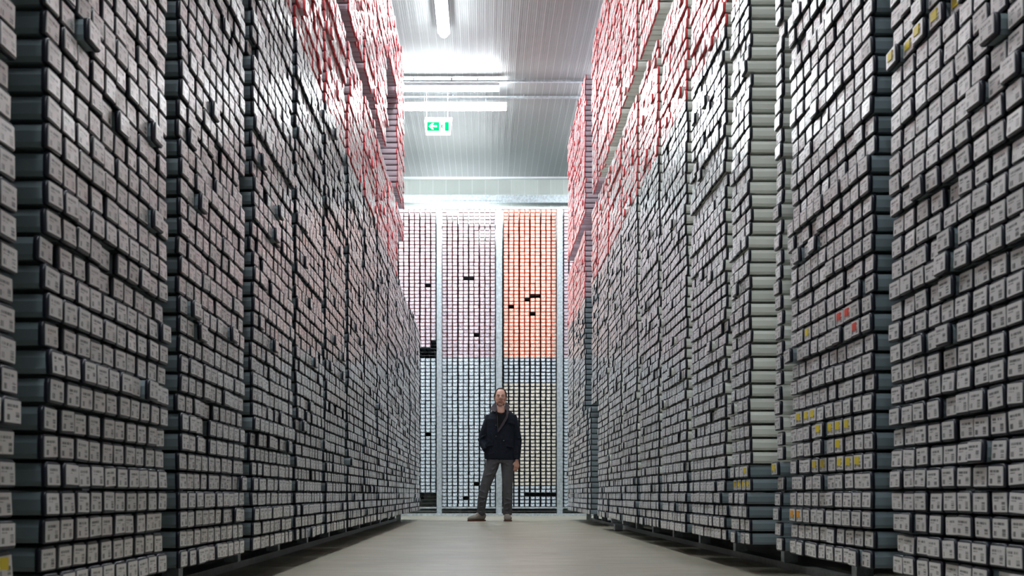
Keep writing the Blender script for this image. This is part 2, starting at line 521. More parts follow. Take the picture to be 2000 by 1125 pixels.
# back rack: four panels seen between posts
PAN = {'A': (-1.795, 0.0942), 'B': (-0.752, 0.0938), 'C': (0.322, 0.0930), 'D': (1.375, 0.0935)}
BROWP, BB0, BN = 0.06195, 0.158, 84
def brow(y):   # image row (px) -> row index of the back rack
    h = H + (VY - y) * ZB / F
    return int((h - BB0) / BROWP)
def bcol(p, x):
    X = (x - VX) * ZB / F
    return int((X - PAN[p][0]) / PAN[p][1])
holes = set()
def hole(p, x0, x1, y0, y1=None):
    y1 = y1 or y0
    for c in range(bcol(p, x0), bcol(p, x1) + 1):
        for rr in range(brow(y1), brow(y0) + 1):
            holes.add((p, c, rr))
hole('A', 835, 835, 556); hole('A', 824, 850, 684, 694); hole('A', 845, 850, 671, 680); hole('A', 835, 835, 848)
hole('A', 829, 850, 969, 986); hole('A', 800, 829, 976, 986)
hole('B', 908, 920, 543); hole('B', 932, 932, 654); hole('B', 931, 931, 946); hole('B', 910, 910, 972)
hole('C', 1030, 1030, 584); hole('C', 1040, 1050, 577); hole('C', 997, 997, 597); hole('C', 1041, 1041, 612); hole('C', 1034, 1085, 965)
for c in (1, 2): holes.add(('B', c, BN - 1))
colgap = {c: 0.0 for c in range(10)}
for p, (x0, pitch) in PAN.items():
    for row in range(BN):
        up = row >= 42
        for col in range(10):
            if (p, col, row) in holes: continue
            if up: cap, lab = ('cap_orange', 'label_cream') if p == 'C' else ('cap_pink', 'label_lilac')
            else:
                cap = 'cap_dark'
                lab = 'label_blue'
                if p == 'C' and 5 < row < 35: lab = 'label_cream'
            gx = {2: -0.004, 3: 0.003, 4: -0.003, 5: 0.002, 6: -0.003, 7: 0.003}.get(col, 0.0)
            add_tube('back', p, col, row, x0 + (col + 0.5) * pitch + gx + random.gauss(0, 0.0012), BB0 + row * BROWP + random.gauss(0, 0.0008),
                     ZB, cap, 'body_blue', lab, small=(p == 'C'))

# stickers on the tubes seen at these picture positions
def find(side, px, py):
    X = XL if side == 'left' else XR
    Z = F * X / abs(px - VX); h = H + (VY - py) * Z / F
    best, bd = None, 9
    for t in tubes:
        if t['side'] != side: continue
        d = abs(t['u'] - Z) + abs(t['z'] + TH * 0.55 - h)
        if d < bd: best, bd = t, d
    return best
for px, py, cc in ((1843, 4, 'yellow'), (1813, 26, 'yellow'), (1787, 55, 'yellow'), (1763, 82, 'yellow'), (1739, 106, 'yellow'),
                   (1563, 825, 'yellow'), (1576, 822, 'yellow'), (1587, 823, 'yellow'), (1602, 849, 'yellow'), (1618, 846, 'yellow'), (1635, 840, 'yellow'), (1652, 838, 'yellow'),
                   (1633, 870, 'yellow'), (1599, 912, 'yellow'), (1614, 912, 'yellow'), (1633, 909, 'yellow'), (1650, 911, 'yellow'), (1669, 908, 'yellow'),
                   (1544, 1008, 'orange'), (1558, 1010, 'orange'), (1572, 668, 'yellow'), (1634, 634, 'redst'), (1656, 628, 'redst'), (1677, 618, 'redst'),
                   (1518, 915, 'yellow'), (1462, 925, 'yellow'), (1462, 947, 'yellow'), (1443, 947, 'yellow'), (1451, 950, 'yellow'), (1425, 948, 'yellow'), (1432, 947, 'yellow'),
                   (16, 1108, 'yellow')):
    t = find('left' if px < VX else 'right', px, py)
    if t: t['sticker'] = cc

# projected place and size
def project(t):
    if t['side'] == 'back': X, Y = t['u'], t['X']
    else: X, Y = (-t['X'] if t['side'] == 'left' else t['X']), t['u']
    return VX + F * X / Y, VY - F * (t['z'] + TH / 2 - H) / Y, (F * F * abs(X) / Y ** 3 if t['side'] != 'back' else F * F / Y ** 2)
for t in tubes:
    t['px'], t['py'], t['area'] = project(t)
inview = [t for t in tubes if -6 < t['px'] < 2006 and -10 < t['py'] < 1132 and t['side'] != 'back']
inview.sort(key=lambda t: -t['area'])
single = inview[:300]
for t in single: t['single'] = True
ROT = {'left': math.pi / 2, 'right': -math.pi / 2, 'back': 0.0}
def matrix(t):
    if t['side'] == 'back': loc = (t['u'], t['X'], t['z'])
    elif t['side'] == 'left': loc = (-t['X'], t['u'], t['z'])
    else: loc = (t['X'], t['u'], t['z'])
    return Matrix.Translation(loc) @ Matrix.Rotation(ROT[t['side']] + t['yaw'], 4, 'Z') @ Matrix.Rotation(t['roll'], 4, 'Y')

# --- all but the 300 largest: one object
def merged(name, items):
    N = len(items)
    mats4 = np.array([np.array(matrix(t)) for t in items])
    V, FV, FL, FM, FS, UV = [], [], [], [], [], []
    base = 0
    def emit(tpl, sel, mfun, jit=None):
        nonlocal base
        if len(sel) == 0: return
        v = np.array(tpl.v, dtype=np.float64); nv = len(v)
        A = mats4[sel]
        w_ = v[None, :, :].repeat(len(sel), 0)
        if jit is not None: w_ = jit(w_, len(sel))
        out = np.einsum('nij,nkj->nki', A[:, :3, :3], w_) + A[:, None, :3, 3]
        V.append(out.reshape(-1, 3))
        lens = np.array([len(f) for f in tpl.f]); flat = np.array([i for f in tpl.f for i in f])
        offs = base + np.arange(len(sel)) * nv
        FV.append((flat[None, :] + offs[:, None]).reshape(-1))
        FL.append(np.tile(lens, len(sel)))
        FM.append(np.repeat(np.array([MI[mfun(items[i])] for i in sel]), len(lens)))
        FS.append(np.tile(np.array(tpl.s), len(sel)))
        UV.append(np.tile(np.array([c for fa in tpl.uv for q in fa for c in q]), len(sel)))
        base += nv * len(sel)
    al = np.arange(N)
    emit(T_BODY, al, lambda t: t['body'])
    cy = np.array([t['capyaw'] for t in items]); cp = rng.normal(0, 0.02, N)
    def turn(w_, a, b):      # a cap sits a little askew on its tube
        w2 = w_.copy()
        w2[:, :, 1] = w_[:, :, 1] + w_[:, :, 0] * a[:, None] + (w_[:, :, 2] - 0.03) * b[:, None]
        return w2
    emit(T_CAP, al, lambda t: t['cap'], lambda w_, n: turn(w_, cy, cp))
    jsel = [None]
    def jit(w_, n):
        a = rng.normal(0, 0.018, n); dx = rng.normal(0, 0.0014, n); dz = rng.normal(0, 0.0010, n)
        x = w_[:, :, 0]; z = w_[:, :, 2] - 0.028
        w2 = w_.copy()
        w2[:, :, 0] = x * np.cos(a)[:, None] - z * np.sin(a)[:, None] + dx[:, None]
        w2[:, :, 2] = x * np.sin(a)[:, None] + z * np.cos(a)[:, None] + dz[:, None] + 0.028
        return turn(w2, cy[jsel[0]], cp[jsel[0]])
    for tpl, sel, fn in ((T_LABEL, [i for i in range(N) if not items[i]['small']], lambda t: t['label']), (T_LABEL_S, [i for i in range(N) if items[i]['small']], lambda t: t['label']), (T_STICK, [i for i in range(N) if items[i]['sticker']], lambda t: t['sticker'])):
        jsel[0] = np.array(sel, dtype=int)
        emit(tpl, jsel[0], fn, jit if tpl is not T_STICK else (lambda w_, n: turn(w_, cy[jsel[0]], cp[jsel[0]])))
    V = np.concatenate(V); FV = np.concatenate(FV); FL = np.concatenate(FL); FM = np.concatenate(FM); FS = np.concatenate(FS); UV = np.concatenate(UV)
    me = bpy.data.meshes.new(name)
    me.vertices.add(len(V)); me.vertices.foreach_set('co', V.astype(np.float32).ravel())
    me.loops.add(len(FV)); me.loops.foreach_set('vertex_index', FV.astype(np.int32))
    me.polygons.add(len(FL))
    st = np.concatenate([[0], np.cumsum(FL)[:-1]])
    me.polygons.foreach_set('loop_start', st.astype(np.int32))
    me.polygons.foreach_set('loop_total', FL.astype(np.int32))
    me.polygons.foreach_set('material_index', FM.astype(np.int32))
    me.polygons.foreach_set('use_smooth', FS.astype(bool))
    uvl = me.uv_layers.new(name='UVMap'); uvl.data.foreach_set('uv', UV.astype(np.float32))
    for k in TUBE_MATS: me.materials.append(M[k])
    me.update(calc_edges=True)
    o = bpy.data.objects.new(name, me); C.objects.link(o)
    return o
rest = [t for t in tubes if not t.get('single')]
o = merged('core_tubes', rest)
tag(o, 'thousands of labelled core tubes with dark or red caps filling the racks', 'core tubes', kind='stuff')

# --- the 300 largest, each its own object with cap, label and sticker
ORD = ['first', 'second', 'third', 'fourth', 'fifth', 'sixth', 'seventh', 'eighth', 'ninth', 'tenth', 'eleventh', 'twelfth', 'thirteenth',
       'fourteenth', 'fifteenth', 'sixteenth', 'seventeenth', 'eighteenth', 'nineteenth', 'twentieth']
def ordinal(n):
    if n < 20: return ORD[n]
    tens = {2: 'twenty', 3: 'thirty'}[(n + 1) // 10]
    return {20: 'twentieth', 30: 'thirtieth'}.get(n + 1, tens + '-' + ORD[(n + 1) % 10 - 1])
me_body = {k: tpl_mesh(T_BODY, 'core_tube', k) for k in ('body_blue', 'body_light')}
me_cap = tpl_mesh(T_CAP, 'end_cap', 'cap_dark')
me_lab = tpl_mesh(T_LABEL, 'paper_label', 'label_white')
me_st = {k: tpl_mesh(T_STICK, 'sticker', k) for k in ('yellow', 'orange', 'redst')}
protos = {}
# count rows upward among the tubes in view of each column
cols = {}
for t in tubes:
    if t['side'] != 'back' and -6 < t['px'] < 2006 and -25 < t['py'] < 1132:
        cols.setdefault((t['side'], t['bay'], t['col']), []).append(t)
for k, v in cols.items():
    v.sort(key=lambda t: t['z'])
    for i, t in enumerate(v): t['up'] = i
bays = {s: sorted({k[1] for k in cols if k[0] == s}) for s in ('left', 'right')}
colnum = {}
for k in cols: colnum.setdefault((k[0], k[1]), set()).add(k[2])
for t in single:
    s, b = t['side'], t['bay']
    root = bpy.data.objects.new('core_tube', me_body[t['body']])
    root.matrix_world = matrix(t)
    C.objects.link(root)
    cap = bpy.data.objects.new('end_cap', me_cap); C.objects.link(cap); cap.parent = root
    cap.rotation_euler = (random.gauss(0, 0.02), 0, t['capyaw'])
    lb = bpy.data.objects.new('paper_label', me_lab); C.objects.link(lb); lb.parent = cap
    a = random.gauss(0, 0.02)
    lb.matrix_local = Matrix.Translation((random.gauss(0, 0.0014), 0, 0.028 + random.gauss(0, 0.001))) @ Matrix.Rotation(a, 4, 'Y') @ Matrix.Translation((0, 0, -0.028))
    if t['sticker']:
        st_ = bpy.data.objects.new('sticker', me_st[t['sticker']]); C.objects.link(st_); st_.parent = cap
        st_['label'] = {'yellow': 'yellow sticker', 'orange': 'orange sticker', 'redst': 'red sticker'}[t['sticker']]
    bi = bays[s].index(b)
    ci = sorted(colnum[(s, b)]).index(t['col'])
    edge = s
    where = ['bay at %s edge' % edge, 'second %s bay' % s, 'third %s bay' % s, 'fourth %s bay' % s][min(bi, 3)]
    extra = ' with %s sticker' % {'yellow': 'yellow', 'orange': 'orange', 'redst': 'red'}[t['sticker']] if t['sticker'] else ''
    root['label'] = 'dark-capped tube%s, %s, %s column in, %s up in view' % (extra, where, ordinal(ci), ordinal(t['up']))
    root['category'] = 'core tube'
    root['group'] = 'dark-capped core tubes in the nearest bays of the %s rack' % s

# ------------------------------------------------------------------ racks
def side_rack(side, X, S0, y_end):
    sg = -1 if side == 'left' else 1
    r = empty('storage_rack', (sg * (X + 0.3), 8.5, 0))
    xi = X + 0.28
    def bx(name, x0, x1, y0, y1, z0, z1, mt, bev=0.0):
        a, b = sorted((sg * x0, sg * x1))
        o_ = boxobj(name, (a - r.location.x, b - r.location.x, y0 - 8.5, y1 - 8.5, z0, z1), mt, r, bev)
        return o_
    bx('base_rail', xi, xi + 0.10, 0.9, y_end - 0.7, 0.0, 0.036, M['rail'])
    bx('base_rail', xi + 1.0, xi + 1.10, 0.9, y_end, 0.0, 0.036, M['rail'])
    bx('tray_edge', xi + 0.02, xi + 0.06, 0.9, y_end, B0 - 0.022, B0 - 0.001, M['rail'])
    for k in range(NB_ + 1):
        yg = S0 + k * BAY - 0.0715
        if yg < 1.0 or yg > y_end + 0.1: continue
        if side == 'right' or yg < 13.3: top = 5.55
        else: top = 2.85
        bx('upright_post', xi, xi + 0.07, yg - 0.030, yg + 0.030, 0.036 if yg < y_end - 0.7 else 0.0, top, M['galv'])
        bx('upright_post', xi + 1.02, xi + 1.09, yg - 0.030, yg + 0.030, 0.036, top, M['galv'])
    hi_end = 12.98 if side == 'left' else y_end
    bx('module_beam', xi, xi + 0.05, 0.9, hi_end - 0.05, UP0 - 0.07, UP0 - 0.003, M['galv'])
    # wires that carry the rows
    for y0, y1, zmax in ((0.9, 12.0 if side == 'left' else y_end, 9.9), (12.0, y_end, 2.82)) if side == 'left' else ((0.9, y_end, 9.9),):
        bm = bmesh.new()
        for row, z in ROWS:
            if z < zmax:
                for xo in (0.30, 1.05):
                    a, b = sorted((sg * (X + xo) - r.location.x, sg * (X + xo + 0.006) - r.location.x))
                    box_into(bm, a, b, y0 - 8.5, y1 - 8.5, z - 0.0045, z - 0.0012)
        obj('row_wires', bm, M['wire'], r)
    tag(r, 'tall %s hand storage rack of steel posts holding core tubes along the aisle' % side, 'storage rack')
    return r
side_rack('left', XL, L0, 15.95)
side_rack('right', XR, R0, 15.95)

m = steel('perforated_galvanised_steel', (0.42, 0.47, 0.50), 0.42, 0.35); M['post'] = m
r = empty('storage_rack', (0, ZB, 0))
posts = [(-0.793 - 1.047, 0.085), (-0.793, 0.085), (0.245, 0.10), (1.302, 0.095), (2.36, 0.09)]
for i, (px_, wd) in enumerate(posts):
    bm = bmesh.new()
    yf = -0.14
    box_into(bm, px_ - wd / 2, px_ + wd / 2, yf, yf + 0.012, 0.0, 5.33)              # front flange
    box_into(bm, px_ - wd / 2, px_ - wd / 2 + 0.004, yf + 0.012, yf + 0.11, 0.0, 5.33)
    box_into(bm, px_ + wd / 2 - 0.004, px_ + wd / 2, yf + 0.012, yf + 0.11, 0.0, 5.33)
    box_into(bm, px_ - wd / 2 + 0.008, px_ - wd / 2 + 0.016, yf - 0.002, yf, 0.0, 5.33)
    box_into(bm, px_ + wd / 2 - 0.016, px_ + wd / 2 - 0.008, yf - 0.002, yf, 0.0, 5.33)
    po = obj('upright_post', bm, M['post'], r)
    bm = bmesh.new()
    for k in range(85):
        z = 0.12 + k * 0.062
        box_into(bm, px_ + wd / 2 + 0.0005, px_ + wd / 2 + 0.006, yf - 0.001, yf + 0.02, z, z + 0.022)
    obj('post_teeth', bm, M['galv'], po)
boxobj('base_plate', (-2.4, 2.9, -0.22, -0.12, 0.0, 0.045), M['galv'], r)
boxobj('floor_rail', (-2.4, 2.9, 0.3, 0.38, 0.0, 0.05), M['rail'], r)
boxobj('bottom_beam', (-1.9, 2.4, -0.035, -0.01, BB0 - 0.03, BB0 - 0.004), M['galv'], r)
boxobj('low_crossbar', (-1.9, 2.4, 0.1, 0.12, 0.075, 0.083), M['galv'], r)
boxobj('top_beam', (-1.9, 2.4, 0.02, 0.06, 5.365, 5.40), M['galv'], r)
bm = bmesh.new()
for row in range(BN):
    z = BB0 + row * BROWP
    for yo in (0.15, 1.2):
        box_into(bm, -1.84, 2.36, yo, yo + 0.004, z - 0.0042, z - 0.0008)
obj('row_wires', bm, M['wire'], r)
tag(r, 'far storage rack of galvanised posts full of core tubes behind the man', 'storage rack')

# small pale box on the floor beneath the right rack
bm = bmesh.new()
bx0 = (1208 - VX) * 11.15 / F
box_into(bm, bx0 - 0.042, bx0 + 0.042, 11.12, 11.22, 0.0, 0.06, bevel=0.006)
box_into(bm, bx0 - 0.045, bx0 + 0.045, 11.117, 11.223, 0.06, 0.068)
tag(obj('small_box', bm, mat('pale_blue_box', (0.55, 0.6, 0.68), 0.5)), 'small pale blue box on the floor under the right rack', 'box')

# ------------------------------------------------------------------ the man
K = 14.93 / F
def PX(x, y, dep=0.0):      # picture point -> place at the man's distance
    return Vector(((x - VX) * K, 14.93 + dep, H + (VY - y) * K))
man = None
def loft(bm, secs, n=20, mi=0, caps=True, sidevec=(1, 0, 0)):
    """secs: (centre, side radius, front radius[, squareness])"""
    P = [Vector(s[0]) for s in secs]
    rings = []
    for i, s in enumerate(secs):
        tan = (P[min(i + 1, len(P) - 1)] - P[max(i - 1, 0)]).normalized()
        sd = Vector(sidevec); sd = (sd - tan * sd.dot(tan)).normalized()
        fw = tan.cross(sd)
        sq = s[3] if len(s) > 3 else 2.0
        rg = []
        for k in range(n):
            a = 2 * math.pi * k / n
            ca, sa = math.cos(a), math.sin(a)
            ca = math.copysign(abs(ca) ** (2 / sq), ca); sa = math.copysign(abs(sa) ** (2 / sq), sa)
            rg.append(bm.verts.new(P[i] + sd * ca * s[1] + fw * sa * s[2]))
        rings.append(rg)
    for a, b in zip(rings, rings[1:]):
        for k in range(n):
            f = bm.faces.new((a[k], a[(k + 1) % n], b[(k + 1) % n], b[k])); f.material_index = mi; f.smooth = True
    if caps:
        bm.faces.new(rings[0][::-1]).material_index = mi; bm.faces.new(rings[-1]).material_index = mi
    return rings
def ball(bm, c, r3, u=16, v=10, rot=None, mi=0):
    mt = Matrix.Translation(c)
    if rot is not None: mt = mt @ rot
    mt = mt @ Matrix.Diagonal((*r3, 1))
    d = bmesh.ops.create_uvsphere(bm, u_segments=u, v_segments=v, radius=1.0, matrix=mt)
    for vv_ in d['verts']:
        for f in vv_.link_faces: f.material_index = mi; f.smooth = True
def remesh(o, vox, smooth=6, fac=0.5):
    m_ = o.modifiers.new('r', 'REMESH'); m_.mode = 'VOXEL'; m_.voxel_size = vox; m_.use_smooth_shade = True
    if smooth:
        s_ = o.modifiers.new('s', 'SMOOTH'); s_.iterations = smooth; s_.factor = fac

def cloth(name, col, rough=0.85, scale=120.0, amt=0.3):
    m = mat(name, col, rough, spec=0.2)
    w = NB(m)
    n1 = w.noise(w.pos(), scale, 3.0); n2 = w.noise(w.pos(), 9.0, 3.0)
    w.color(w.mix(n2, tuple(c * (1 - amt) for c in col), tuple(c * (1 + amt) for c in col)))
    w.bump(w.math('ADD', n2, w.math('MULTIPLY', n1, 0.15)), 0.55, 0.02)
    return m
M['skin'] = mat('skin', (0.62, 0.36, 0.27), 0.5)
w = NB(M['skin'])
w.color(w.mix(w.ramp(w.noise(w.pos(), 16.0), 0.35, 0.7), (0.47, 0.255, 0.19), (0.60, 0.34, 0.26)))
M['skin'].node_tree.nodes['Principled BSDF'].inputs['Subsurface Weight'].default_value = 0.06
M['jacket'] = cloth('navy_wool_cloth', (0.008, 0.011, 0.019))
M['lining'] = cloth('brown_grey_lining', (0.055, 0.045, 0.052))
M['collar'] = cloth('grey_collar_cloth', (0.07, 0.062, 0.07))
M['shirt'] = cloth('black_knit', (0.004, 0.004, 0.006))
M['trouser'] = cloth('charcoal_denim', (0.080, 0.078, 0.086), amt=0.4)
M['hair'] = cloth('brown_hair', (0.050, 0.030, 0.021), 0.6, 200.0)
M['suede'] = cloth('grey_suede', (0.20, 0.175, 0.15))
M['sole'] = mat('red_brown_sole', (0.10, 0.035, 0.022), 0.6)
M['lace'] = mat('white_lace', (0.6, 0.58, 0.52), 0.7)
M['eye'] = mat('eye_white', (0.5, 0.45, 0.42), 0.2)
M['iris'] = mat('dark_iris', (0.03, 0.03, 0.035), 0.2)
M['lip'] = mat('lip', (0.36, 0.14, 0.11), 0.5)
M['button'] = mat('metal_button', (0.5, 0.5, 0.5), 0.25, 0.9)

HC = PX(977.5, 776)                       # middle of the head
def head_point(th, ph, grow=0.0):
    """th: 0 = towards the camera, ph: up angle"""
    rx, ry, rz = 0.083 + grow, 0.100 + grow, 0.122 + grow
    x = math.sin(th) * math.cos(ph); y = -math.cos(th) * math.cos(ph); z = math.sin(ph)
    X_, Y_, Z_ = x * rx, y * ry, z * rz
    if z < 0:                              # jaw narrows, skull behind rises
        t = -z
        X_ *= 1 - 0.20 * t * t
        if y > 0: Y_ *= 1 - 0.45 * t
        else: Y_ *= 1 + 0.02 * t
    else:
        X_ *= 1 + 0.03 * z
        if y > 0: Y_ *= 1.08
    return HC + Vector((X_, Y_, Z_))
bm = bmesh.new()
NU, NV = 40, 26
grid = [[bm.verts.new(head_point(2 * math.pi * i / NU, -math.pi / 2 + math.pi * j / NV)) for i in range(NU)] for j in range(1, NV)]
for a, b in zip(grid, grid[1:]):
    for i in range(NU): bm.faces.new((a[i], a[(i + 1) % NU], b[(i + 1) % NU], b[i]))
bm.faces.new(grid[0][::-1]); bm.faces.new(grid[-1])
fz = lambda dx, dz, dy=0.0: HC + Vector((dx, dy, dz))
# brow, nose, cheeks, chin, ears, lips
ball(bm, fz(0, 0.024, -0.084), (0.052, 0.018, 0.012))
loft(bm, [(fz(0, 0.018, -0.092), 0.009, 0.012), (fz(0, 0.0, -0.104), 0.010, 0.013), (fz(0, -0.020, -0.116), 0.014, 0.015), (fz(0, -0.029, -0.112), 0.016, 0.012)], 12)
for s in (-1, 1):
    ball(bm, fz(s * 0.014, -0.028, -0.104), (0.009, 0.012, 0.008))
    ball(bm, fz(s * 0.040, -0.026, -0.062), (0.030, 0.027, 0.034))
    ball(bm, fz(s * 0.086, -0.004, 0.004), (0.009, 0.018, 0.031), rot=Matrix.Rotation(s * 0.25, 4, 'Z'))
    ball(bm, fz(s * 0.090, 0.012, 0.006), (0.008, 0.016, 0.014))
    ball(bm, fz(s * 0.040, -0.066, -0.040), (0.030, 0.044, 0.036))
ball(bm, fz(0, -0.106, -0.066), (0.032, 0.026, 0.022))
ball(bm, fz(0, -0.062, -0.090), (0.030, 0.014, 0.018))
loft(bm, [((0.219, 14.925, 1.60), 0.056, 0.055), ((0.220, 14.912, 1.56), 0.062, 0.060), ((0.221, 14.905, 1.52), 0.072, 0.062), ((0.222, 14.92, 1.47), 0.06, 0.05)], 20)
# neck and torso
loft(bm, [(fz(0, -0.09, 0.012), 0.058, 0.060), (fz(0, -0.14, 0.020), 0.060, 0.060), (fz(0, -0.19, 0.028), 0.075, 0.065), (fz(0, -0.24, 0.03), 0.11, 0.070)], 20)
cx = 0.222
loft(bm, [((cx, 14.96, 1.56), 0.07, 0.06), ((cx, 14.96, 1.50), 0.12, 0.075), ((cx, 14.96, 1.40), 0.155, 0.10), ((cx - 0.01, 14.95, 1.20), 0.165, 0.10), ((cx - 0.015, 14.95, 1.0), 0.16, 0.10), ((cx - 0.015, 14.95, 0.86), 0.165, 0.11)], 24)
sh_l, el_l, wr_l = Vector((0.075, 14.965, 1.440)), Vector((-0.038, 14.98, 1.13)), Vector((0.030, 14.90, 1.01))
sh_r, el_r, wr_r = Vector((0.378, 14.965, 1.440)), Vector((0.458, 14.965, 1.13)), Vector((0.447, 14.91, 0.850))
loft(bm, [(sh_l, 0.042, 0.045), (sh_l.lerp(el_l, 0.5), 0.046, 0.048), (el_l, 0.038, 0.040), (el_l.lerp(wr_l, 0.4), 0.036, 0.036), (wr_l, 0.026, 0.024)], 14)
loft(bm, [(sh_r, 0.042, 0.045), (sh_r.lerp(el_r, 0.5), 0.046, 0.048), (el_r, 0.038, 0.040), (el_r.lerp(wr_r, 0.4), 0.036, 0.036), (wr_r, 0.026, 0.024)], 14)
hip_l, kn_l, an_l = Vector((0.115, 14.95, 0.88)), Vector((-0.010, 14.93, 0.47)), Vector((-0.055, 14.98, 0.10))
hip_r, kn_r, an_r = Vector((0.318, 14.95, 0.88)), Vector((0.318, 14.92, 0.47)), Vector((0.315, 14.98, 0.10))
for h_, k_, a_ in ((hip_l, kn_l, an_l), (hip_r, kn_r, an_r)):
    loft(bm, [(h_, 0.085, 0.09), (h_.lerp(k_, 0.5), 0.068, 0.072), (k_, 0.05, 0.052), (k_.lerp(a_, 0.35), 0.05, 0.055), (a_, 0.033, 0.036)], 16)
# hanging hand: palm, four curled fingers, thumb to the side
def hand(wr, down, side, fwd, curl=0.6):
    down = down.normalized(); side = side.normalized(); fwd = fwd.normalized()
    loft(bm, [(wr - down * 0.02, 0.024, 0.020), (wr + down * 0.015, 0.030, 0.018), (wr + down * 0.05, 0.040, 0.017), (wr + down * 0.088, 0.040, 0.015)], 14, sidevec=side)
    for i, (off, ln) in enumerate(((-0.030, 0.074), (-0.010, 0.084), (0.010, 0.078), (0.029, 0.062))):
        b0 = wr + down * (0.082 - 0.004 * abs(i - 1.2)) + side * off
        p_, d_ = b0, (down + side * off * 2.0).normalized()
        secs = [(p_, 0.0092, 0.0092)]
        ang = 0.0
        for seg, frac in enumerate((0.45, 0.32, 0.23)):
            ang += curl * (0.35 + 0.25 * seg) + 0.04 * i
            dd = (d_ * math.cos(ang) + fwd * math.sin(ang)).normalized()
            p_ = p_ + dd * ln * frac
            secs.append((p_, 0.0088 - 0.0008 * seg, 0.0088 - 0.0008 * seg))
        loft(bm, secs, 10, sidevec=side)
    b0 = wr + down * 0.022 - side * 0.026
    d1 = (down * 0.75 - side * 0.6 + fwd * 0.35).normalized(); d2 = (down * 0.95 - side * 0.15 + fwd * 0.4).normalized()
    loft(bm, [(b0, 0.013, 0.013), (b0 + d1 * 0.038, 0.0115, 0.0115), (b0 + d1 * 0.038 + d2 * 0.030, 0.0095, 0.0095), (b0 + d1 * 0.038 + d2 * 0.050, 0.0075, 0.0075)], 10, sidevec=fwd)
dn = (wr_r - el_r).normalized()
hand(wr_r + dn * 0.008, Vector((-0.06, -0.10, -1)), Vector((1, 0.30, 0)), Vector((-0.35, 0.95, 0)) * 1.0, 0.55)
hand(wr_l, Vector((0.75, 0.0, -0.55)), Vector((-0.5, 0.5, -0.5)), Vector((0.3, 0.6, 0)), 0.5)
man = obj('person', bm, M['skin'])
remesh(man, 0.005, 5, 0.5)
tag(man, 'standing man in navy jacket and grey trousers, hand in pocket, facing the camera', 'person')

def part(name, bm, mt, parent=None, smooth=True):
    return obj(name, bm, mt, parent or man, smooth)
# eyes, brows, lips
for s in (-1, 1):
    bm = bmesh.new(); ball(bm, fz(s * 0.031, 0.006, -0.0905), (0.0125, 0.008, 0.0055)); e = part('eye', bm, M['eye'])
    bm = bmesh.new(); ball(bm, fz(s * 0.031 + 0.001, 0.006, -0.0965), (0.0052, 0.003, 0.0052)); part('iris', bm, M['iris'], e)
    bm = bmesh.new(); loft(bm, [(fz(s * 0.014, 0.024, -0.103), 0.003, 0.003), (fz(s * 0.032, 0.029, -0.098), 0.0045, 0.003), (fz(s * 0.052, 0.024, -0.083), 0.002, 0.002)], 8, sidevec=(0, 0, 1)); part('eyebrow', bm, M['hair'])
bm = bmesh.new()
loft(bm, [(fz(-0.026, -0.060, -0.092), 0.002, 0.003), (fz(-0.012, -0.057, -0.104), 0.005, 0.004), (fz(0, -0.058, -0.107), 0.005, 0.004), (fz(0.012, -0.057, -0.104), 0.005, 0.004), (fz(0.026, -0.059, -0.092), 0.002, 0.003)], 8, sidevec=(0, 0, 1))
part('mouth', bm, M['lip'])
# hair: a shell on the sides, back and thinly over the crown, forehead bare
bm = bmesh.new()
NU, NV = 48, 30
def hair_on(th, ph):
    a = abs((th + math.pi) % (2 * math.pi) - math.pi)      # 0 front .. pi back
    if a < 1.0: return ph > 1.12 + 0.0 * a
    lo = -0.02 if a < 1.75 else (-0.35 if a > 2.0 else -0.1)
    return ph > lo
vg = {}
for j in range(NV + 1):
    for i in range(NU):
        th = 2 * math.pi * i / NU; ph = -math.pi / 2 + math.pi * j / NV
        vg[i, j] = (th, ph)
vo, vi = {}, {}
def gv(store, i, j, g):
    k = (i % NU, j)
    if k not in store:
        th, ph = vg[k]
        gg = g + (0.0025 * math.sin(7 * th + 5 * ph) if g > 0 else 0)
        store[k] = bm.verts.new(head_point(th, min(ph, math.pi / 2 - 0.01), gg))
    return store[k]
for j in range(NV):
    for i in range(NU):
        th = 2 * math.pi * (i + 0.5) / NU; ph = -math.pi / 2 + math.pi * (j + 0.5) / NV
        if hair_on(th, ph):
            bm.faces.new([gv(vo, i, j, 0.011), gv(vo, i + 1, j, 0.011), gv(vo, i + 1, j + 1, 0.011), gv(vo, i, j + 1, 0.011)])
            bm.faces.new([gv(vi, i, j + 1, -0.004), gv(vi, i + 1, j + 1, -0.004), gv(vi, i + 1, j, -0.004), gv(vi, i, j, -0.004)])
part('hair', bm, M['hair'])
bm = bmesh.new()      # sideburn tufts in front of the ears
for s in (-1, 1):
    loft(bm, [(fz(s * 0.072, 0.062, -0.040), 0.006, 0.016), (fz(s * 0.083, 0.030, -0.022), 0.007, 0.018), (fz(s * 0.084, 0.002, -0.018), 0.004, 0.010)], 10)
part('sideburns', bm, M['hair'])

